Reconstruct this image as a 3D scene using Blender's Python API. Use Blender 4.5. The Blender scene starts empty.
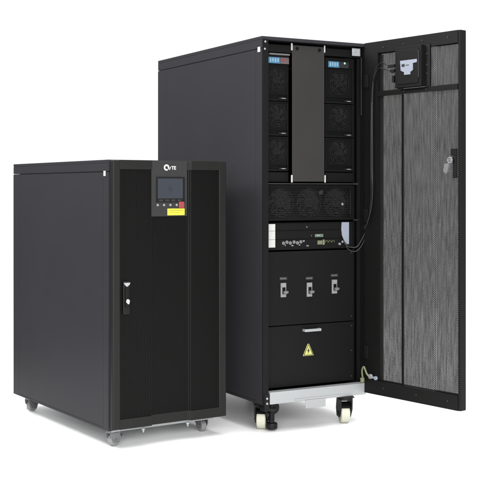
import bpy, bmesh, math, random
from mathutils import Vector, Matrix
random.seed(7)
scene = bpy.context.scene
C = scene.collection
PI = math.pi

# ---------------------------------------------------------------- camera
cam_d = bpy.data.cameras.new('camera')
cam = bpy.data.objects.new('camera', cam_d)
C.objects.link(cam)
cam.location = (0, 0, 1.08)
cam.rotation_euler = (math.radians(90), 0, 0)
cam_d.sensor_width = 36
cam_d.lens = 36 * 1108.37 / 480
cam_d.shift_x = (240 - 236.9) / 480
cam_d.shift_y = -(240 - 189.52) / 480
cam_d.clip_end = 500
scene.camera = cam

# ---------------------------------------------------------------- studio light
scene.view_settings.view_transform = 'Standard'
scene.view_settings.look = 'None'
scene.view_settings.exposure = 0
scene.view_settings.gamma = 1
world = bpy.data.worlds.new('World')
scene.world = world
world.use_nodes = True
wn = world.node_tree
for n in list(wn.nodes):
    wn.nodes.remove(n)
wo = wn.nodes.new('ShaderNodeOutputWorld')
bg = wn.nodes.new('ShaderNodeBackground')
tc = wn.nodes.new('ShaderNodeTexCoord')
sp = wn.nodes.new('ShaderNodeSeparateXYZ')
mr = wn.nodes.new('ShaderNodeMapRange')
mr.interpolation_type = 'SMOOTHSTEP'
mr.inputs['From Min'].default_value = -0.55
mr.inputs['From Max'].default_value = 0.45
mr.inputs['To Min'].default_value = 0.22
mr.inputs['To Max'].default_value = 1.06
wn.links.new(tc.outputs['Generated'], sp.inputs[0])
wn.links.new(sp.outputs['Y'], mr.inputs['Value'])
mz = wn.nodes.new('ShaderNodeMapRange')
mz.interpolation_type = 'SMOOTHSTEP'
mz.inputs['From Min'].default_value = 0.25
mz.inputs['From Max'].default_value = 0.95
mz.inputs['To Min'].default_value = 0.0
mz.inputs['To Max'].default_value = 1.0
wn.links.new(sp.outputs['Z'], mz.inputs['Value'])
ad = wn.nodes.new('ShaderNodeMath'); ad.operation = 'ADD'
wn.links.new(mr.outputs[0], ad.inputs[0]); wn.links.new(mz.outputs[0], ad.inputs[1])
mxr = wn.nodes.new('ShaderNodeMapRange')          # world darkened to the left, added so side panels reflect less light
mxr.interpolation_type = 'SMOOTHSTEP'
mxr.inputs['From Min'].default_value = -.85
mxr.inputs['From Max'].default_value = -.40
mxr.inputs['To Min'].default_value = .12
mxr.inputs['To Max'].default_value = 1.0
wn.links.new(sp.outputs['X'], mxr.inputs['Value'])
ml = wn.nodes.new('ShaderNodeMath'); ml.operation = 'MULTIPLY'
mzf = wn.nodes.new('ShaderNodeMapRange'); mzf.interpolation_type = 'SMOOTHSTEP'   # the added dark zone stays low: world brightens again above it
mzf.inputs['From Min'].default_value = -.16
mzf.inputs['From Max'].default_value = .16
mzf.inputs['To Min'].default_value = 0
mzf.inputs['To Max'].default_value = .8
wn.links.new(sp.outputs['Z'], mzf.inputs['Value'])
mm = wn.nodes.new('ShaderNodeMath'); mm.operation = 'MAXIMUM'
wn.links.new(mxr.outputs[0], mm.inputs[0]); wn.links.new(mzf.outputs[0], mm.inputs[1])
wn.links.new(ad.outputs[0], ml.inputs[0]); wn.links.new(mm.outputs[0], ml.inputs[1])
wn.links.new(ml.outputs[0], bg.inputs['Strength'])
bg.inputs['Color'].default_value = (1, 1, 1, 1)
wn.links.new(bg.outputs[0], wo.inputs['Surface'])


def area(name, loc, target, sx, sy, power, col=(1, 1, 1)):
    d = bpy.data.lights.new(name, 'AREA')
    d.shape = 'RECTANGLE'; d.size = sx; d.size_y = sy; d.energy = power; d.color = col
    o = bpy.data.objects.new(name, d); C.objects.link(o)
    o.location = loc
    o.rotation_euler = (Vector(target) - Vector(loc)).to_track_quat('-Z', 'Y').to_euler()
    return o


area('overhead_softbox', (0.3, 4.2, 5.0), (0.2, 5.2, 0), 4.0, 4.0, 250)
area('side_softbox', (-2.5, 4.3, 3.2), (-0.5, 5.3, 1.9), 1.6, 1.0, 115)
area('front_softbox', (0.6, -0.4, 2.0), (0.1, 5.0, 0.0), 5.0, 1.8, 430)

# ---------------------------------------------------------------- materials
def newmat(name):
    m = bpy.data.materials.new(name); m.use_nodes = True
    return m, m.node_tree, m.node_tree.nodes['Principled BSDF']


def paint(name, col, rough=.45, metal=0.0, bump=.15, scale=900, spec=.3, vary=.12, emit=0):
    m, t, p = newmat(name)
    L = t.links
    tcn = t.nodes.new('ShaderNodeTexCoord')
    n1 = t.nodes.new('ShaderNodeTexNoise'); n1.inputs['Scale'].default_value = 3.0
    n1.inputs['Detail'].default_value = 6
    L.new(tcn.outputs['Object'], n1.inputs['Vector'])
    r = t.nodes.new('ShaderNodeMapRange')
    r.inputs['To Min'].default_value = 1 - vary; r.inputs['To Max'].default_value = 1 + vary
    L.new(n1.outputs[0], r.inputs['Value'])
    mx = t.nodes.new('ShaderNodeVectorMath'); mx.operation = 'SCALE'
    mx.inputs[0].default_value = col
    L.new(r.outputs[0], mx.inputs['Scale'])
    L.new(mx.outputs[0], p.inputs['Base Color'])
    r2 = t.nodes.new('ShaderNodeMapRange')
    r2.inputs['To Min'].default_value = rough - .06; r2.inputs['To Max'].default_value = rough + .06
    L.new(n1.outputs[0], r2.inputs['Value']); L.new(r2.outputs[0], p.inputs['Roughness'])
    p.inputs['Metallic'].default_value = metal
    p.inputs['Specular IOR Level'].default_value = spec
    if bump:
        n2 = t.nodes.new('ShaderNodeTexNoise'); n2.inputs['Scale'].default_value = scale
        L.new(tcn.outputs['Object'], n2.inputs['Vector'])
        b = t.nodes.new('ShaderNodeBump'); b.inputs['Strength'].default_value = bump
        b.inputs['Distance'].default_value = .0006
        L.new(n2.outputs[0], b.inputs['Height'])
        n3 = t.nodes.new('ShaderNodeTexNoise'); n3.inputs['Scale'].default_value = 3.5; n3.inputs['Detail'].default_value = 1
        L.new(tcn.outputs['Object'], n3.inputs['Vector'])
        b3 = t.nodes.new('ShaderNodeBump'); b3.inputs['Strength'].default_value = .35; b3.inputs['Distance'].default_value = .006
        L.new(n3.outputs[0], b3.inputs['Height']); L.new(b3.outputs[0], b.inputs['Normal'])
        L.new(b.outputs[0], p.inputs['Normal'])
    if emit:
        p.inputs['Emission Color'].default_value = (*col, 1); p.inputs['Emission Strength'].default_value = emit
    return m


def perforated(name, col, px, pz, a, b, rough=.5, stagger=.5, streak=0):
    """steel sheet with staggered oval holes, laid out in the sheet's own x / z"""
    m, t, p = newmat(name)
    L = t.links; N = t.nodes
    p.inputs['Base Color'].default_value = (*col, 1); p.inputs['Roughness'].default_value = rough; p.inputs['Specular IOR Level'].default_value = .12
    tcn = N.new('ShaderNodeTexCoord'); s = N.new('ShaderNodeSeparateXYZ')
    L.new(tcn.outputs['Object'], s.inputs[0])

    def M(op, x, y=None, z=None):
        n = N.new('ShaderNodeMath'); n.operation = op
        for i, q in enumerate((x, y, z)):
            if q is None: continue
            if isinstance(q, (int, float)): n.inputs[i].default_value = q
            else: L.new(q, n.inputs[i])
        return n.outputs[0]
    zz = M('DIVIDE', s.outputs['Z'], pz)
    row = M('FLOOR', zz)
    off = M('MULTIPLY', M('FLOORED_MODULO', row, 2.0), stagger)
    fx = M('SUBTRACT', M('FRACT', M('ADD', M('DIVIDE', s.outputs['X'], px), off)), .5)
    fz = M('SUBTRACT', M('FRACT', zz), .5)
    ex = M('MULTIPLY', fx, px / a); ez = M('MULTIPLY', fz, pz / b)
    r = M('ADD', M('MULTIPLY', ex, ex), M('MULTIPLY', ez, ez))
    lim = 1.0
    if streak:      # noise makes holes a little wider or narrower in upright streaks
        mp = N.new('ShaderNodeMapping'); mp.inputs['Scale'].default_value = (110, 1, 9)
        L.new(tcn.outputs['Object'], mp.inputs['Vector'])
        nz = N.new('ShaderNodeTexNoise'); nz.inputs['Scale'].default_value = 1; nz.inputs['Detail'].default_value = 3
        L.new(mp.outputs[0], nz.inputs['Vector'])
        lim = M('ADD', M('MULTIPLY', M('SUBTRACT', nz.outputs[0], .5), streak), 1.0)
    hole = M('LESS_THAN', r, lim)
    tr = N.new('ShaderNodeBsdfTransparent'); mix = N.new('ShaderNodeMixShader')
    L.new(hole, mix.inputs[0]); L.new(p.outputs[0], mix.inputs[1]); L.new(tr.outputs[0], mix.inputs[2])
    L.new(mix.outputs[0], N['Material Output'].inputs['Surface'])
    return m


SIDE = paint('charcoal_powder_coat', (.0240, .0230, .0262), .5, bump=.3, spec=.07)
FRAME = paint('black_powder_coat', (.0042, .0042, .0040), .5, bump=.2, spec=.14)
DARK = paint('matte_black', (.003, .003, .003), .6, spec=.1)
INNER = paint('inner_panel_black', (.0048, .0048, .0048), .5, spec=.12)
GREYP = paint('warm_grey_panel', (.0255, .0245, .0238), .42, spec=.2)
PANEL = paint('control_panel_grey', (.019, .019, .0195), .45)
RUBBER = paint('black_plastic', (.004, .004, .004), .5, spec=.2)
FANM = paint('fan_plastic', (.020, .020, .020), .6, spec=.12)
DULL = paint('dull_steel', (.15, .15, .155), .42, metal=.3)
SWITCH = paint('breaker_grey', (.19, .19, .195), .45)
FRONT = paint('door_powder_coat', (.0068, .0068, .0064), .5, bump=.2, spec=.2)
SILVER = paint('galvanised_steel', (.33, .34, .345), .42, metal=.4, bump=.1)
CHROME = paint('bright_metal', (.75, .75, .76), .28, metal=.9, bump=0)
WHITE = paint('white_plastic', (.42, .42, .405), .5)
CREAM = paint('cream_nylon', (.46, .455, .37), .5)
GREYW = paint('grey_wheel', (.20, .20, .205), .4)
LILAC = paint('pale_steel_plate', (.20, .22, .265), .45)
CABLE = paint('cable_black', (.006, .006, .006), .35)
GLASS = paint('screen_glass', (.030, .034, .042), .12, bump=0)
YELLOW = paint('yellow_sticker', (.62, .56, .04), .5)
SIGNY = paint('warning_yellow', (.42, .42, .14), .5)
INK = paint('black_ink', (.02, .02, .01), .6)
INKY = paint('sticker_print', (.10, .09, .01), .6)
RED = paint('red_button', (.24, .035, .035), .4)
BLUE = paint('blue_display', (.045, .13, .21), .3, emit=.08)
BLUEL = paint('pale_blue_display', (.17, .27, .36), .3, emit=.08)
PINK = paint('display_keys', (.10, .075, .08), .4)
GREEN = paint('green_terminal', (.08, .115, .08), .5)
GREENL = paint('green_lamp', (.3, .7, .5), .3, emit=.5)
OLIVE = paint('olive_terminal', (.13, .135, .075), .5)
MESH = perforated('perforated_steel', (.012, .012, .012), .0066, .0042, .00088, .00098, stagger=.37, streak=2.6)
MESHS = perforated('perforated_front_steel', (.0034, .0034, .0032), .0075, .0050, .0022, .0018, stagger=0)
MESHG = perforated('module_grille_mesh', (.006, .006, .006), .0062, .0054, .0027, .0024)
MESHF = perforated('fan_tray_mesh', (.012, .012, .012), .0080, .0080, .0034, .0034)

# ---------------------------------------------------------------- mesh helpers
def box(bm, x0, x1, y0, y1, z0, z1, bev=0.0, seg=2):
    t = bmesh.new()
    bmesh.ops.create_cube(t, size=1)
    for v in t.verts:
        v.co = Vector(((x0 + x1) / 2 + v.co.x * (x1 - x0), (y0 + y1) / 2 + v.co.y * (y1 - y0), (z0 + z1) / 2 + v.co.z * (z1 - z0)))
    if bev:
        bmesh.ops.bevel(t, geom=t.edges[:], offset=bev, segments=seg, profile=.5, affect='EDGES')
    join(bm, t)


def join(bm, t, mat=None):
    if mat is not None: bmesh.ops.transform(t, matrix=mat, verts=t.verts)
    me = bpy.data.meshes.new('tmp'); t.to_mesh(me); t.free(); bm.from_mesh(me); bpy.data.meshes.remove(me)


AX = {'x': Matrix.Rotation(PI / 2, 4, 'Y'), 'y': Matrix.Rotation(PI / 2, 4, 'X'), 'z': Matrix.Identity(4)}


def cyl(bm, c, r, h, axis='z', n=24, bev=0.0, r2=None):
    t = bmesh.new()
    bmesh.ops.create_cone(t, cap_ends=True, segments=n, radius1=r, radius2=r if r2 is None else r2, depth=h)
    if bev:
        ed = [e for e in t.edges if abs(e.verts[0].co.z - e.verts[1].co.z) < 1e-6]
        bmesh.ops.bevel(t, geom=ed, offset=bev, segments=3, profile=.5, affect='EDGES')
    join(bm, t, Matrix.Translation(c) @ AX[axis])


def ring(bm, c, R, r, axis='y', n=36, k=6, a0=0, a1=2 * PI):
    """torus or arc of one"""
    full = abs(a1 - a0 - 2 * PI) < 1e-4
    pts = [Vector((math.cos(a0 + (a1 - a0) * i / n) * R, math.sin(a0 + (a1 - a0) * i / n) * R, 0)) for i in range(n if full else n + 1)]
    M = Matrix.Translation(c) @ AX[axis]
    tube(bm, [M @ p for p in pts], r, k, closed=full)


def tube(bm, pts, r, k=8, closed=False):
    pts = [Vector(p) for p in pts]
    n = len(pts); rows = []
    up = None
    for i, p in enumerate(pts):
        a = pts[(i - 1) % n] if (closed or i > 0) else p
        b = pts[(i + 1) % n] if (closed or i < n - 1) else p
        d = (b - a).normalized()
        if up is None:
            up = d.cross(Vector((0, 0, 1)))
            if up.length < .1: up = d.cross(Vector((1, 0, 0)))
            up.normalize()
        up = (up - d * up.dot(d)).normalized()
        w = d.cross(up)
        rows.append([bm.verts.new(p + (up * math.cos(2 * PI * j / k) + w * math.sin(2 * PI * j / k)) * r) for j in range(k)])
    for i in range(n if closed else n - 1):
        A = rows[i]; B = rows[(i + 1) % n]
        for j in range(k):
            f = bm.faces.new((A[j], A[(j + 1) % k], B[(j + 1) % k], B[j])); f.smooth = True
    if not closed:
        bm.faces.new(rows[0][::-1]); bm.faces.new(rows[-1])


def smooth_path(pts, n=10):
    P = [Vector(p) for p in pts]
    P = [P[0] * 2 - P[1]] + P + [P[-1] * 2 - P[-2]]
    out = []
    for i in range(1, len(P) - 2):
        for j in range(n):
            t = j / n
            a, b, c, d = P[i - 1], P[i], P[i + 1], P[i + 2]
            out.append(.5 * ((2 * b) + (c - a) * t + (2 * a - 5 * b + 4 * c - d) * t * t + (3 * b - a - 3 * c + d) * t ** 3))
    out.append(P[-2])
    return out


def prism(bm, pts, y0, y1):
    """polygon in x,z pushed from y0 to y1"""
    A = [bm.verts.new((x, y0, z)) for x, z in pts]; B = [bm.verts.new((x, y1, z)) for x, z in pts]
    bm.faces.new(A); bm.faces.new(B[::-1])
    for i in range(len(pts)):
        j = (i + 1) % len(pts)
        bm.faces.new((A[i], B[i], B[j], A[j]))


def obj(name, bm, mat, parent=None, smooth=False, loc=None, label=None):
    bmesh.ops.recalc_face_normals(bm, faces=bm.faces)
    me = bpy.data.meshes.new(name); bm.to_mesh(me); bm.free()
    me.materials.append(mat)
    if smooth:
        for p in me.polygons: p.use_smooth = True
    o = bpy.data.objects.new(name, me); C.objects.link(o)
    if parent: o.parent = parent
    if loc: o.location = loc
    if label: o['label'] = label
    return o


def scatter(name, bm, mat, parent):
    """every loose piece of bm becomes a part of its own"""
    bm.verts.ensure_lookup_table(); seen = set(); out = []
    for v in bm.verts:
        if v in seen: continue
        st = [v]; seen.add(v); isl = []
        while st:
            q = st.pop(); isl.append(q)
            for e in q.link_edges:
                w = e.other_vert(q)
                if w not in seen: seen.add(w); st.append(w)
        nb = bmesh.new(); mp = {q: nb.verts.new(q.co) for q in isl}
        for f in {f for q in isl for f in q.link_faces}:
            g = nb.faces.new([mp[q] for q in f.verts]); g.smooth = f.smooth
        out.append(obj(name, nb, mat, parent))
    bm.free()
    return out


def B(name, mat, parent, *boxes, bev=0.0, label=None):
    bm = bmesh.new()
    for b in boxes: box(bm, *b, bev=bev)
    return obj(name, bm, mat, parent, label=label)


def BS(name, mat, parent, *boxes, bev=0.0):
    for b in boxes: B(name, mat, parent, b, bev=bev)


def text(name, s, size, loc, mat, parent, bold=.0):
    cu = bpy.data.curves.new(name, 'FONT'); cu.body = s; cu.size = size; cu.extrude = .0006; cu.offset = bold
    to = bpy.data.objects.new(name, cu); C.objects.link(to)
    dg = bpy.context.evaluated_depsgraph_get()
    me = bpy.data.meshes.new_from_object(to.evaluated_get(dg))
    bpy.data.objects.remove(to)
    me.transform(Matrix.Rotation(PI / 2, 4, 'X'))
    me.materials.clear(); me.materials.append(mat)
    o = bpy.data.objects.new(name, me); C.objects.link(o); o.parent = parent; o.location = loc
    return o


def folded_sheet(name, prof, z0, z1, mat, parent, loc=None):
    bm = bmesh.new()
    lo_ = [bm.verts.new((x, y, z0)) for x, y in prof]; hi_ = [bm.verts.new((x, y, z1)) for x, y in prof]
    for i in range(len(prof) - 1): bm.faces.new((lo_[i], lo_[i + 1], hi_[i + 1], hi_[i]))
    me = bpy.data.meshes.new(name); bm.to_mesh(me); bm.free(); me.materials.append(mat)
    o = bpy.data.objects.new(name, me); C.objects.link(o); o.parent = parent
    if loc: o.location = loc
    return o


def root(name, loc, rz, label, cat):
    o = bpy.data.objects.new(name, None); C.objects.link(o)
    o.location = loc; o.rotation_euler = (0, 0, rz); o['label'] = label; o['category'] = cat
    return o


# ---------------------------------------------------------------- the floor
fm, ft, fp = newmat('white_studio_floor')
fp.inputs['Base Color'].default_value = (.9, .9, .9, 1)
fp.inputs['Roughness'].default_value = .38
fp.inputs['Specular IOR Level'].default_value = .35
fn = ft.nodes.new('ShaderNodeTexNoise'); fn.inputs['Scale'].default_value = 2.5
fr = ft.nodes.new('ShaderNodeMapRange'); fr.inputs['To Min'].default_value = .33; fr.inputs['To Max'].default_value = .45
ft.links.new(fn.outputs[0], fr.inputs['Value']); ft.links.new(fr.outputs[0], fp.inputs['Roughness'])
bm = bmesh.new(); bm.faces.new([bm.verts.new(p) for p in ((-1.45, 1.5, 0), (3.0, 1.5, 0), (12, 40, 0), (-9, 40, 0), (-1.9, 7.5, 0))])
fl = obj('floor', bm, fm); fl['kind'] = 'structure'


# ---------------------------------------------------------------- shared parts
def fan(parent, cx, cz, y, R, mat=RUBBER, blades=7):
    a00 = random.uniform(0, 6)
    bm = bmesh.new()
    for q in (1.0, .76, .54, .32): ring(bm, (cx, y, cz), R * q, R * .022, n=32, k=5)
    for k in range(4):
        a = PI / 4 + k * PI / 2
        tube(bm, [(cx, y, cz), (cx + math.cos(a) * R * 1.12, y, cz + math.sin(a) * R * 1.12)], R * .028, 5)
    cyl(bm, (cx, y + .012, cz), R * .36, .014, 'y', 24, .002)
    for k in range(blades):
        a = a00 + 2 * PI * k / blades
        row = []
        for i in range(5):
            q = R * (.34 + .62 * i / 4); s = a + .55 * i / 4
            row.append((bm.verts.new((cx + math.cos(s) * q, y + .008, cz + math.sin(s) * q)),
                        bm.verts.new((cx + math.cos(s + .55) * q, y + .022, cz + math.sin(s + .55) * q))))
        for i in range(4):
            bm.faces.new((row[i][0], row[i + 1][0], row[i + 1][1], row[i][1]))
    return obj('fan', bm, mat, parent)


def caster(parent, x, y, ztop, R, w, rz, fork_mat, wheel_mat, pedal=True, heavy=False):
    """swivel caster; local x is the axle, wheel touches z = 0"""
    trail = R * .55
    bm = bmesh.new()
    box(bm, -w * .85, w * .85, -w * .85, w * .85, ztop - .005, ztop - .0005, .001)
    cyl(bm, (0, 0, ztop - .010), w * .85, .011, 'z', 28, .001)
    t0 = w / 2 + .002; th = .0035 if not heavy else .006
    # crown and two cheeks of the fork
    top = ztop - .015
    box(bm, -t0 - th, t0 + th, -w * .7, w * .7 + trail, top - .004, top, .001)
    for s in (-1, 1):
        t = bmesh.new()
        pr = [(-w * .7, top), (w * .7 + trail, top), (trail + R * .95, R * 1.35), (trail + R * .62, R * .62), (trail - R * .35, R * .62), (-w * .6, R * 1.5)]
        A = [t.verts.new((s * t0, p, q)) for p, q in pr]; Bv = [t.verts.new((s * (t0 + th), p, q)) for p, q in pr]
        t.faces.new(A); t.faces.new(Bv[::-1])
        for i in range(len(pr)):
            j = (i + 1) % len(pr); t.faces.new((A[i], Bv[i], Bv[j], A[j]))
        join(bm, t)
        cyl(bm, (s * (t0 + th + .002), trail, R), R * .2, .006, 'x', 12)
    if heavy:
        # hood over the wheel
        t = bmesh.new()
        arc = [(trail + math.cos(a) * (R + .004), R + math.sin(a) * (R + .004)) for a in [PI * (.12 + .70 * i / 10) for i in range(11)]]
        prev = None
        for p, q in arc:
            cur = (t.verts.new((-t0, p, q)), t.verts.new((t0, p, q)))
            if prev: t.faces.new((prev[0], prev[1], cur[1], cur[0]))
            prev = cur
        join(bm, t)
    c = obj('caster', bm, fork_mat, parent)
    c.location = (x, y, 0); c.rotation_euler = (0, 0, rz)
    bm = bmesh.new(); cyl(bm, (0, trail, R), R, w, 'x', 40, R * .16)
    obj('wheel', bm, wheel_mat, c, smooth=False)
    if pedal:
        bm = bmesh.new()
        box(bm, -w * .35, w * .35, trail + R * .6, trail + R * 1.7, R * 1.25, R * 1.42, .001)
        box(bm, -w * .5, w * .5, trail + R * 1.45, trail + R * 1.75, R * 1.25, R * 1.6, .001)
        obj('brake_pedal', bm, fork_mat, c)
    return c


def screw(bm, x, y, z, r=.0045, axis='y'):
    cyl(bm, (x, y, z), r, .003, axis, 14, .0008)


# ================================================================ TALL CABINET
TH = .5034
L = (.11, 4.885, 0)
W, D, Z0, Z1 = .578, 1.09, .1305, 1.7575
big = root('equipment_cabinet', L, TH, 'tall black cabinet with its perforated door swung open over fan modules and three switches', 'power cabinet')

# outer skins
B('side_panel', SIDE, big, (0, .0015, .055, D - .10, Z0 + .012, 1.7005), (.0016, .02, .02, D - .01, Z0 + .004, 1.7035), bev=.0)
B('side_panel', SIDE, big, (W - .0015, W, .055, D - .10, Z0 + .012, 1.7005), (W - .02, W - .0016, .02, D - .01, Z0 + .004, 1.7035))
B('side_frame', SIDE, big,
  (.0, .024, .0, .0535, Z0, 1.7025), (.0, .024, D - .0985, D, Z0, 1.7025), (.0, .0195, .0537, D - .0987, Z0, Z0 + .010),
  (W - .024, W, D - .0985, D, Z0, 1.7025), (W - .0195, W, .0537, D - .0987, Z0, Z0 + .010))
B('top_cover', SIDE, big, (0, W, 0, D, 1.7430, Z1), (0, .03, 0.0, D, 1.7055, 1.7428), (W - .03, W, .03, D, 1.7055, 1.7428), (.0305, W - .0305, D - .03, D, 1.7055, 1.7428), bev=.0015)
B('side_seam', DARK, big, (.0008, .03, .06, D - .11, 1.7028, 1.7054))
B('back_panel', FRAME, big, (.025, W - .025, D - .02, D - .002, Z0 + .01, 1.702))
B('base_frame', FRAME, big, (.021, W - .021, .04, D - .03, Z0 + .004, Z0 + .03))
B('front_frame', INNER, big,
  (.0015, .030, -.006, .0, Z0 + .004, 1.7425),           # left post skin
  (.0245, .030, .001, .10, Z0 + .004, 1.7425),
  (.0305, .548, .024, .034, 1.694, 1.7270),               # header rail
  (W - .030, W - .002, .004, .045, Z0 + .004, 1.7425))
# stepped rails of the right hand jamb
BS('mounting_rail', FRAME, big, (.530, .5475, .030, .034, Z0 + .06, 1.69), (.5445, .5478, .0345, .30, Z0 + .06, 1.69), (.524, .5295, .052, .056, Z0 + .06, 1.69))
BS('mounting_rail', INNER, big, (.0305, .046, .046, .050, Z0 + .06, 1.69))
B('jamb_strip', PANEL, big, (.5390, .5435, .010, .0135, 1.425, 1.693))
B('hinge_plate', SILVER, big, (.488, .533, .008, .0105, 1.699, 1.734), bev=.0008)
bm = bmesh.new()
screw(bm, .014, -.007, 1.732); screw(bm, .012, -.007, 1.700)
screw(bm, .498, .0065, 1.722, .003); screw(bm, .524, .0065, 1.722, .003); screw(bm, .524, .0065, 1.708, .003)
scatter('screw', bm, CHROME, big)
B('panel_lock', WHITE, big, (-.003, -.0005, .012, .034, 1.688, 1.711), bev=.001)

# centre cover between the module columns
B('centre_panel', GREYP, big, (.170, .342, .020, .024, 1.116, 1.7300), bev=.0008)
B('panel_bracket', WHITE, big, (.1635, .1695, .017, .022, 1.706, 1.737))
B('panel_bracket', WHITE, big, (.3395, .3445, .0165, .0195, 1.706, 1.737))
B('panel_bracket', WHITE, big, (.1635, .1695, .017, .022, 1.112, 1.145))
B('panel_bracket', WHITE, big, (.3425, .3475, .017, .022, 1.112, 1.145))
bm = bmesh.new()
for x, z in ((.195, 1.715), (.315, 1.715)): cyl(bm, (x, .0195, z), .008, .002, 'y', 18)
scatter('panel_hole', bm, DARK, big)

# six fan modules in two columns
ZR = [(1.479, 1.642), (1.322, 1.475), (1.163, 1.318)]
for x0, x1 in ((.046, .168), (.366, .523)):
    for i, (za, zb) in enumerate(ZR):
        bm = bmesh.new()
        box(bm, x0, x1, .058, .50, za, zb)
        for q in ((x0, x1, .050, .0578, za, za + .008), (x0, x1, .050, .0578, zb - .006, zb), (x0, x0 + .008, .050, .0578, za + .0082, zb - .0062), (x1 - .008, x1, .050, .0578, za + .0082, zb - .0062)):
            box(bm, *q)
        mod = obj('power_module', bm, INNER, big)
        cz = (za + zb) / 2
        r = min(.052, (x1 - x0) / 2 - .012)
        fan(mod, (x0 + x1) / 2 - .004, cz + .012, .030 + .012, r, FANM)
        g = folded_sheet('module_grille', [(x0 + .009, .0385), (x1 - .009, .0385)], za + .026, zb - .008, MESHG, mod)
        B('vent_grille', FRAME, mod, *[(x0 + .012, x1 - .012, .0535, .0575, za + .014 + k * .007, za + .0165 + k * .007) for k in range(3)])
        B('module_handle', PANEL, mod, (x1 - .052, x1 - .014, .041, .046, za + .009, za + .013), (x1 - .052, x1 - .048, .0462, .054, za + .009, za + .013), (x1 - .018, x1 - .014, .0462, .054, za + .009, za + .013), bev=.0006)
        B('handle_label', SILVER, mod, (x1 - .042, x1 - .022, .0395, .0405, za + .0095, za + .0125))
B('filler_panel', INNER, big, (.0465, .1685, .050, .054, 1.114, 1.158), bev=.001)
B('filler_panel', INNER, big, (.3660, .5230, .050, .054, 1.114, 1.158), bev=.001)
# display bezels above each column
for x0, x1, zt, zb, lip in ((.046, .170, 1.674, 1.646, True), (.366, .523, 1.672, 1.644, False)):
    be = B('display_bezel', FRAME, big, (x0, x1, .046, .055, 1.6435, 1.688), bev=.001)
    if lip: B('bezel_lip', DULL, be, (x0 + .012, x1 - .006, .030, .0455, 1.683, 1.690), bev=.001)
    xs = x0 + .014
    B('display', BLUE, be, (xs, xs + .060, .0440, .0455, zb, zt))
    B('display_bars', BLUEL, be, *[(xs + .006 + k * .013, xs + .014 + k * .013, .0432, .0438, zb + .005 + .002 * (k % 2), zt - .004) for k in range(4)])
    B('display_keys', PINK if lip else PANEL, be, (xs + .062, min(xs + .112, x1 - .003), .0440, .0455, zb, zt))
    bm = bmesh.new()
    if lip:
        cyl(bm, (xs + .078, .0432, (zb + zt) / 2 + .002), .006, .0016, 'y', 14); obj('indicator_lamp', bm, RED, be)
    else:
        cyl(bm, (xs + .090, .0432, zt - .006), .0045, .0016, 'y', 14); obj('indicator_lamp', bm, GREENL, be)

# silver ledge and fan tray
B('shelf_ledge', PANEL, big, (.031, .530, .026, .052, 1.1035, 1.1085), bev=.0008)
BS('shelf_bracket', PANEL, big, (.508, .532, .022, .0255, 1.1025, 1.1095), (.508, .532, .022, .0255, .936, .941))
tray = B('fan_tray', FRAME, big, (.036, .056, .050, .056, .940, 1.101), (.518, .5225, .050, .056, .940, 1.101), (.0562, .5178, .050, .056, 1.092, 1.101), (.0562, .5178, .050, .056, .940, .948), (.036, .5225, .13, .135, .940, 1.101))
for cx in (.135, .285, .435): fan(tray, cx, 1.020, .060, .064, FANM, 9)
bm = bmesh.new(); vs = [bm.verts.new(p) for p in ((.056, .0530, .948), (.518, .0530, .948), (.518, .0530, 1.092), (.056, .0530, 1.092))]; bm.faces.new(vs)
obj('tray_mesh', bm, MESHF, tray)
bm = bmesh.new()
for x, z in ((.066, 1.078), (.066, .960), (.500, 1.080), (.503, .958)): cyl(bm, (x, .049, z), .0065, .004, 'y', 14)
scatter('tray_knob', bm, DARK, tray)
bm = bmesh.new(); prism(bm, [(.330, 1.068), (.345, 1.078), (.356, 1.073), (.352, 1.060), (.336, 1.056)], .0505, .052)
obj('sticker', bm, PANEL, tray)
bm = bmesh.new(); cyl(bm, (.462, .0495, 1.012), .006, .004, 'y', 14, .001); obj('tray_screw', bm, CHROME, tray)
B('tray_edge', PANEL, tray, (.5045, .5065, .048, .0505, .965, 1.088))

# control shelf with connectors
cs = B('control_unit', INNER, big, (.046, .523, .054, .40, .807, .929), (.060, .452, .0495, .0535, .8960, .9250), (.060, .452, .0495, .0535, .8560, .8930), (.060, .452, .0495, .0535, .8100, .8530), bev=.0006)
B('white_label', WHITE, cs, (.062, .096, .0455, .0490, .820, .925), bev=.0006)
BS('label_line', PANEL, cs, (.063, .095, .0448, .0453, .8935, .8945), (.063, .095, .0448, .0453, .8555, .8565))
bm = bmesh.new()
prism(bm, [(.4545 + .008 * 0, .928), (.494, .928), (.494, .826), (.482, .826), (.466, .845), (.456, .868), (.452, .895)], .0430, .0465)
obj('end_bracket', bm, LILAC, cs)
bm = bmesh.new()
for x, z in ((.110, .913), (.110, .873), (.110, .835), (.275, .913), (.300, .913), (.275, .873), (.300, .873), (.448, .913), (.448, .873)):
    cyl(bm, (x, .0485, z), .006, .003, 'y', 14)
scatter('knob', bm, RUBBER, cs)
BS('small_indicator', PINK, cs, (.262, .268, .0478, .0494, .906, .913), (.288, .293, .0478, .0494, .867, .872))
bm = bmesh.new()
for i, x in enumerate((.140, .158, .176, .196, .214, .232)):
    zq = .838 + .004 * (i % 2)
    ring(bm, (x, .0470, zq), .0062, .0016, n=18, k=5)
    cyl(bm, (x, .0475, zq), .0030, .003, 'y', 10)
scatter('round_connector', bm, SWITCH, cs)
BS('connector_socket', SWITCH, cs, (.147, .152, .0470, .0490, .826, .831), (.182, .192, .0465, .0490, .824, .829), (.221, .229, .0465, .0490, .826, .830), (.244, .252, .0465, .0490, .842, .849))
B('small_plug', DULL, cs, (.262, .274, .0445, .0490, .820, .827), bev=.001)
BS('terminal_block', GREEN, cs, (.308, .352, .0440, .0490, .862, .876), bev=.001)
B('terminal_label', LILAC, cs, (.314, .334, .0430, .0437, .868, .872))
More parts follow.
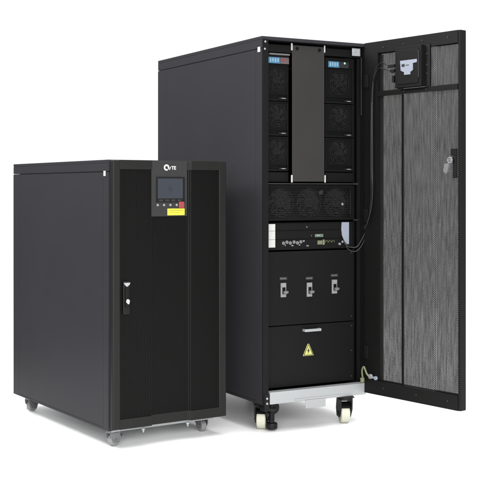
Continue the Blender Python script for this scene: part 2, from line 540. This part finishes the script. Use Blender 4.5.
BS('terminal_block', OLIVE, cs, (.322, .346, .0430, .0490, .828, .846), (.350, .360, .0440, .0490, .826, .850), bev=.001)
B('terminal_label', DULL, cs, (.326, .338, .0418, .0427, .832, .842))
bm = bmesh.new()
for x in (.372, .390, .408): ring(bm, (x, .0465, .838), .0070, .0009, n=16, k=5, a0=-.3, a1=3.5)
scatter('wire_loop', bm, OLIVE, cs)
bm = bmesh.new(); cyl(bm, (.442, .0440, .828), .0055, .008, 'y', 14, .001); cyl(bm, (.456, .0405, .838), .0055, .004, 'y', 14, .001)
scatter('round_plug', bm, SWITCH, cs)

# switch panel
sw = B('switch_panel', INNER, big, (.046, .523, .050, .054, .4680, .8000), bev=.0008)
bm = bmesh.new()
for x, z in ((.055, .49), (.510, .785), (.510, .49)): screw(bm, x, .049, z, .004)
scatter('screw', bm, PANEL, sw)
for i, (x, z) in enumerate(((.139, .627), (.278, .623), (.415, .631))):
    bm = bmesh.new(); box(bm, x - .014, x + .014, .044, .0495, z - .032, z + .032, .001); box(bm, x - .012, x + .012, .0425, .0438, z + .014, z + .029); box(bm, x - .012, x + .012, .0425, .0438, z - .030, z - .022)
    br = obj('breaker', bm, SWITCH, sw)
    B('switch_slot', DARK, br, (x - .007, x + .009, .0428, .0438, z - .018, z + .012))
    bm = bmesh.new(); box(bm, x - .004, x + .013, .030, .0445, z - .016, z - .004, .0015); cyl(bm, (x + .018, .043, z - .010), .006, .008, 'y', 12, .001)
    obj('toggle', bm, DULL, br)
    B('label_plate', PANEL, sw, (x - .019, x + .021, .048, .0495, z + .045, z + .059))
    B('plate_print', DULL, sw, *[(x - .015 + k * .008, x - .010 + k * .008, .0473, .0478, z + .049, z + .055) for k in range(4)])

# lower cover with handle and warning sign
lo = B('lower_cover', INNER, big, (.046, .523, .048, .054, .190, .4640), bev=.0008)
B('cover_handle', SILVER, lo, (.240, .328, .022, .030, .434, .446), (.240, .246, .0302, .0475, .434, .446), (.322, .328, .0302, .0475, .434, .446), bev=.0015)
bm = bmesh.new()
for x, z in ((.055, .445), (.510, .445), (.510, .33), (.510, .21), (.055, .21)): screw(bm, x, .047, z, .004)
scatter('screw', bm, PANEL, lo)
bm = bmesh.new(); cx, cz, s = .272, .347, .029
prism(bm, [(cx - s, cz - s * .85), (cx + s, cz - s * .85), (cx + s * .12, cz + s * 1.0), (cx - s * .12, cz + s * 1.0)], .0460, .0475)
sg = obj('warning_sign', bm, SIGNY, lo)
bm = bmesh.new()
q = .0455
prism(bm, [(cx + .003, cz + .012), (cx - .007, cz - .004), (cx - .001, cz - .004), (cx - .004, cz - .018), (cx + .007, cz + .0005), (cx + .001, cz + .0005)], q - .0006, q)
w = .0022
for a, b in (((cx - s + .004, cz - s * .85 + .003), (cx + s - .004, cz - s * .85 + .003)),):
    box(bm, a[0], b[0], q - .0006, q, a[1] - w / 2, a[1] + w / 2)
for sx in (-1, 1):
    prism(bm, [(cx + sx * (s - .004), cz - s * .85 + .0045), (cx + sx * (s - .0075), cz - s * .85 + .0045), (cx, cz + s * .86), (cx + sx * .0012, cz + s * .97)], q - .0006, q)
obj('sign_symbol', bm, INK, sg)

# silver kick rail
kr = B('kick_rail', SILVER, big, (.036, .552, -.010, .030, .1300, .1830), bev=.001)
B('rail_lip', SILVER, kr, (.165, .422, -.0128, -.0105, .1350, .1430), (.219, .327, -.0135, -.0110, .0960, .1340), bev=.0005)
BS('frame_end', RUBBER, big, (.008, .0335, -.010, .03, .100, .1760), (.001, .033, .031, .05, .110, .1295))
bm = bmesh.new(); cyl(bm, (.098, .075, .098), .030, .030, 'y', 32, .005); obj('foot_bracket', bm, RUBBER, big)
bm = bmesh.new(); screw(bm, .020, -.012, .158, .005); screw(bm, .020, -.012, .136, .005); scatter('screw', bm, SILVER, big)

# casters, levelling feet
caster(big, .450, .010, .1300, .047, .042, -TH + .12, RUBBER, CREAM, pedal=False, heavy=True)
caster(big, .046, .085, .1300, .047, .042, -TH - .15, RUBBER, CREAM, pedal=False, heavy=True)
caster(big, .060, D - .12, .1300, .047, .042, -TH + .1, RUBBER, CREAM, pedal=False, heavy=True)
caster(big, .510, D - .12, .1300, .047, .042, -TH - .3, RUBBER, CREAM, pedal=False, heavy=True)
for x, y in ((.080, .050),):
    bm = bmesh.new()
    cyl(bm, (x, y, .022), .026, .028, 'z', 28, .006); cyl(bm, (x, y, .075), .012, .10, 'z', 16)
    for k in range(7): ring(bm, (x, y, .052 + k * .009), .0125, .0016, 'z', 16, 5)
    cyl(bm, (x, y, .095), .020, .012, 'z', 6)
    obj('levelling_foot', bm, RUBBER, big)

# ---- open door : its local x runs from hinge to free edge, local y to the outside
door_l = Vector((.543, -.012, 0))
bm = bmesh.new()
DW = .570; T = .038; A0, A1 = .085, .556; zb, zt = .1400, 1.7575
box(bm, .0, A0, .0, .010, zb, zt); box(bm, .0, .012, .0102, T, zb, zt, .002)
box(bm, A0 - .012, A0 - .0005, .0102, T - .001, .205, 1.70)
box(bm, .0122, A0 - .013, T - .006, T, zb, zt)
box(bm, A1, DW, .0, T, zb, zt, .004)
box(bm, A0 + .0005, A1 - .0005, .0, .010, zb, .2040); box(bm, .0125, A1 - .0005, .0102, T, zb, .152); box(bm, .0125, A1 - .0005, T - .006, T, .1522, .2040)
box(bm, A0 + .0005, A1 - .0005, .0, .010, 1.7045, zt); box(bm, .0125, A1 - .0005, .0102, T, 1.7475, zt); box(bm, .0125, A1 - .0005, T - .006, T, 1.7045, 1.7473)
door = obj('door', bm, FRAME, big)
door.location = door_l; door.rotation_euler = (0, 0, math.radians(-80.385))


folded_sheet('perforated_panel', [(A0, .018), (.228, .018), (.236, .006), (.408, .006), (.430, .018), (A1, .018)], .2042, 1.7043, MESH, door)
B('sheet_fold', FRAME, door, (.2285, .2335, .0035, .0165, .2045, 1.5055))
BS('door_crossbar', FRAME, door, (A0 + .0005, .2275, -.002, .016, 1.5060, 1.5290), (.2280, .4295, -.002, .004, 1.5060, 1.5290), (.4300, A1 - .0005, -.002, .016, 1.5060, 1.5290), bev=.0006)
cbx = B('controller_box', FRAME, door, (.222, .376, -.030, .003, 1.532, 1.712), (.2365, .3615, -.034, -.0303, 1.546, 1.698), bev=.0015)
BS('box_flange', RUBBER, door, (.3765, .404, -.006, .004, 1.5300, 1.7130), (.209, .2215, -.006, .004, 1.5300, 1.60))
bm = bmesh.new()
prism(bm, [(.258, 1.650), (.356, 1.650), (.356, 1.636), (.333, 1.634), (.333, 1.604), (.318, 1.596), (.318, 1.586), (.282, 1.586), (.282, 1.598), (.262, 1.606)], -.0372, -.0345)
obj('metal_plate', bm, LILAC, door)
B('plate_print', PANEL, door, (.268, .286, -.0380, -.0375, 1.622, 1.634), (.292, .312, -.0380, -.0375, 1.626, 1.629))
B('box_edge', PANEL, door, (.3635, .3665, -.036, -.0305, 1.570, 1.690))
bm = bmesh.new()
for x, z, y in ((.12, 1.727, 0), (.245, 1.729, 0), (.355, 1.733, 0), (.50, 1.731, 0), (.388, 1.672, -.006), (.388, 1.624, -.006), (.388, 1.586, -.006), (.248, 1.519, -.002), (.38, 1.519, -.002), (.12, .175, 0), (.50, .175, 0), (.32, .175, 0)):
    screw(bm, x, y - .001, z, .0038)
scatter('screw', bm, PANEL, door)
# cable plugs and the cable running down the hinge side
bm = bmesh.new()
box(bm, .168, .2085, -.022, -.006, 1.628, 1.642, .002); box(bm, .180, .2085, -.022, -.006, 1.606, 1.620, .002)
box(bm, .196, .2085, -.024, -.004, 1.560, 1.590, .002)
obj('cable_plug', bm, RUBBER, door)
bm = bmesh.new()
tube(bm, smooth_path([(.169, -.014, 1.636), (.140, -.016, 1.652), (.105, -.014, 1.648), (.078, -.012, 1.62), (.066, -.012, 1.56), (.062, -.012, 1.40), (.064, -.012, 1.15), (.062, -.012, 1.06), (.050, -.012, .98), (.035, -.02, .92)]), .0033)
tube(bm, smooth_path([(.181, -.014, 1.612), (.150, -.016, 1.622), (.100, -.014, 1.630), (.070, -.014, 1.58), (.053, -.010, 1.48), (.050, -.010, 1.2), (.052, -.010, 1.05), (.035, -.012, .94), (.02, -.02, .90)]), .0025)
obj('door_cable', bm, CABLE, door)
bm = bmesh.new()
tube(bm, smooth_path([(.062, -.0165, 1.48), (.060, -.0165, 1.20), (.068, -.0165, 1.09), (.064, -.0165, 1.02), (.052, -.0165, .965)]), .0020)
obj('cable_highlight', bm, PANEL, door)  # grey strand along the black cable's front, added as its highlight
# latch
BS('latch_plate', RUBBER, door, (.525, A1 - .001, -.010, -.0005, 1.225, 1.255), (.535, A1 - .001, -.010, -.0005, 1.130, 1.2245), bev=.002)
bm = bmesh.new(); ring(bm, (.527, -.018, 1.205), .011, .0045, 'y', 24, 8); cyl(bm, (.527, -.014, 1.205), .007, .012, 'y', 16)
obj('latch_ring', bm, DULL, door, smooth=True)
bm = bmesh.new(); prism(bm, [(.498, 1.190), (.524, 1.193), (.516, 1.160), (.506, 1.148), (.492, 1.158)], -.020, -.012)
obj('latch_tongue', bm, DULL, door)
# hinges on the hinge side flange
for z in (.30, .93, 1.55):
    B('hinge', RUBBER, door, (.008, .030, -.012, -.0005, z, z + .06), bev=.001)
# earth wires at the foot of the hinge
bm = bmesh.new()
tube(bm, smooth_path([(.010, -.020, .200), (.014, -.030, .245), (.030, -.034, .265), (.045, -.030, .235), (.060, -.020, .218)]), .0045)
cyl(bm, (.010, -.024, .202), .010, .02, 'z', 12, .002)
obj('earth_wire', bm, OLIVE, door)
bm = bmesh.new(); cyl(bm, (.052, -.014, .222), .011, .012, 'y', 14, .002); cyl(bm, (.080, -.008, .217), .009, .010, 'y', 14, .002); box(bm, .050, .082, -.010, -.004, .214, .222)
obj('earth_lug', bm, LILAC, door)
# wires curving from control shelf to the jamb
bm = bmesh.new()
tube(bm, smooth_path([(.458, .036, .842), (.470, .030, .822), (.492, .026, .812), (.520, .016, .815), (.540, .004, .85), (.552, -.018, .90)]), .0028)
tube(bm, smooth_path([(.470, .038, .830), (.480, .034, .806), (.505, .026, .792), (.528, .016, .80), (.545, .004, .83), (.555, -.018, .88)]), .0024)
obj('signal_cable', bm, PANEL, big)
BS('cable_clip', RUBBER, big, (.5400, .5600, -.020, .0035, .965, .985), (.5400, .5600, -.020, .0035, .895, .915), bev=.001)

# ================================================================ SHORT CABINET
TS = .5824
S = (-.5323, 4.5941, 0)
w2, D2, a0, a1 = .562, 1.032, .0765, 1.2044
sm = root('equipment_cabinet', S, TS, 'short black cabinet with closed door carrying a small screen and yellow sticker', 'power cabinet')
B('side_panel', SIDE, sm, (0, .0015, .050, D2 - .075, a0 + .010, 1.1515), (.0016, .02, .02, D2 - .01, a0 + .004, 1.1545))
B('side_panel', SIDE, sm, (w2 - .0015, w2, .050, D2 - .075, a0 + .010, 1.1515), (w2 - .02, w2 - .0016, .02, D2 - .01, a0 + .004, 1.1545))
B('side_frame', SIDE, sm,
  (.0, .024, .002, .0485, a0, 1.1535), (.0, .024, D2 - .0735, D2, a0, 1.1535), (.0, .0195, .0487, D2 - .0737, a0, a0 + .0085),
  (w2 - .024, w2, .002, .0485, a0, 1.1535), (w2 - .024, w2, D2 - .0735, D2, a0, 1.1535), (w2 - .0195, w2, .0487, D2 - .0737, a0, a0 + .0085))
B('top_cover', SIDE, sm, (0, w2, 0.002, D2, 1.1905, a1), (0, .03, 0.002, D2, 1.1560, 1.1903), (w2 - .03, w2, .002, D2, 1.1560, 1.1903), (.0305, w2 - .0305, D2 - .03, D2, 1.1560, 1.1903), bev=.0015)
B('side_seam', DARK, sm, (.0008, .03, .055, D2 - .08, 1.1537, 1.1558))
B('back_panel', FRAME, sm, (.025, w2 - .025, D2 - .02, D2 - .002, a0 + .01, 1.153))
B('inner_panel', DARK, sm, (.025, w2 - .025, .012, .016, a0 + .01, 1.188))
B('base_frame', SILVER, sm, (.030, w2 - .030, .03, D2 - .03, a0 - .012, a0 + .003))
B('panel_lock', WHITE, sm, (-.0028, -.0005, .024, .042, 1.136, 1.158), bev=.001)
# door
g0, g1 = .0835, a1
f0 = .004
bm = bmesh.new()
box(bm, f0, .042, -.030, -.002, g0, g1 - .0008, .007, 4)
box(bm, .525, w2, -.030, -.002, g0, g1 - .0008, .004, 3)
for xa, xb in ((.0385, .1900), (.384, .5285)):
    box(bm, xa, xb, -.0298, -.0025, 1.1640, g1 - .0010, .001); box(bm, xa, xb, -.0298, -.0025, g0 + .0004, .126, .001)
# recessed channel: head and foot
box(bm, .1903, .3690, -.0150, -.0030, 1.1750, g1 - .0012); box(bm, .1903, .3690, -.0150, -.0030, g0 + .0006, .126)
for za, zz_ in ((1.1640, g1 - .0014), (g0 + .0008, .126)):
    t = bmesh.new()
    pr = [(.3692, -.0150), (.3838, -.0290), (.3838, -.0035), (.3692, -.0035)]
    A = [t.verts.new((x, y, za)) for x, y in pr]; Bv = [t.verts.new((x, y, zz_)) for x, y in pr]
    t.faces.new(A); t.faces.new(Bv[::-1])
    for i in range(4): t.faces.new((A[i], Bv[i], Bv[(i + 1) % 4], A[(i + 1) % 4]))
    join(bm, t)
sd = obj('door', bm, FRONT, sm)
folded_sheet('perforated_panel', [(.042, -.026), (.188, -.026), (.191, -.0148), (.3690, -.0148), (.3835, -.0262), (.5255, -.026)], .1262, 1.1638, MESHS, sd)
# screen panel in the channel
cp = B('control_panel', PANEL, sd, (.1912, .3680, -.0185, -.0152, .966, 1.2020), bev=.0008)
B('panel_rule', GREYP, cp, (.208, .352, -.0192, -.0187, 1.1375, 1.1392))
B('screen_bezel', RUBBER, cp, (.214, .3560, -.0205, -.0187, 1.0255, 1.1340), bev=.001)
B('screen', GLASS, cp, (.222, .3450, -.0214, -.0207, 1.0420, 1.1270))
B('screen_mark', PANEL, cp, (.2760, .2840, -.0220, -.02165, 1.078, 1.094), (.2850, .2930, -.0220, -.02165, 1.072, 1.084))
BS('screen_softkey', PANEL, cp, *[(.228 + k * .030, .248 + k * .030, -.0213, -.0207, 1.0295, 1.0380) for k in range(4)])
for k in range(4):
    bm = bmesh.new(); x = .222 + k * .031
    cyl(bm, (x, -.0198, 1.014), .0052, .0022, 'y', 14)
    obj('panel_button', bm, GREYW, cp)
bm = bmesh.new(); box(bm, .326, .352, -.0225, -.0187, 1.000, 1.028, .003, 3); obj('emergency_button', bm, RED, cp)
B('button_mark', PINK, cp, (.333, .345, -.0232, -.0227, 1.0125, 1.0155))
ye = B('yellow_sticker', YELLOW, cp, (.270, .3545, -.0198, -.0187, .9700, .9985), bev=.0003)
B('sticker_print', INKY, ye, (.280, .346, -.0203, -.01995, .9890, .9910), (.280, .330, -.0203, -.01995, .9800, .9815))
bm = bmesh.new(); ring(bm, (.2655, -.0190, 1.1735), .0100, .0040, 'y', 28, 6, a0=-.5, a1=5.2)
tube(bm, [(.2745, -.0190, 1.168), (.2805, -.0190, 1.1650), (.2860, -.0190, 1.1765)], .0020, 6)
obj('emblem', bm, WHITE, cp)
text('brand_text', 'TE', .0205, (.2895, -.0190, 1.1655), WHITE, cp, .0006)
# handle with lock
hb = bmesh.new(); box(hb, .0500, .0830, -.036, -.0305, .560, .700, .004); ho = obj('door_handle', hb, RUBBER, sd)
hb = bmesh.new(); box(hb, .0575, .0760, -.044, -.0365, .590, .672, .003); obj('handle_lever', hb, INNER, ho)
hb = bmesh.new(); prism(hb, [(.0515, .693), (.0815, .693), (.0770, .684), (.0665, .676), (.0560, .684)], -.0395, -.0365); obj('handle_cap', hb, SILVER, ho)
hb = bmesh.new(); cyl(hb, (.0665, -.0460, .617), .0085, .005, 'y', 20, .001); box(hb, .0645, .0735, -.0475, -.0445, .605, .617, .001); obj('key_lock', hb, CHROME, ho)
# casters and base bolts
caster(sm, .040, .055, a0 - .0005, .0265, .024, -TS - .75, DULL, GREYW)
caster(sm, .510, .080, a0 - .0005, .0265, .024, -TS + .5, DULL, GREYW)
caster(sm, .045, D2 - .095, a0 - .0005, .0265, .024, -TS - .75, DULL, GREYW)
caster(sm, .510, D2 - .095, a0 - .0005, .0265, .024, -TS - .5, DULL, GREYW)
for x in (.18, .40):
    bm = bmesh.new(); cyl(bm, (x, .03, .056), .004, .018, 'z', 12); cyl(bm, (x, .03, .0605), .008, .008, 'z', 6)
    obj('base_bolt', bm, SILVER, sm)
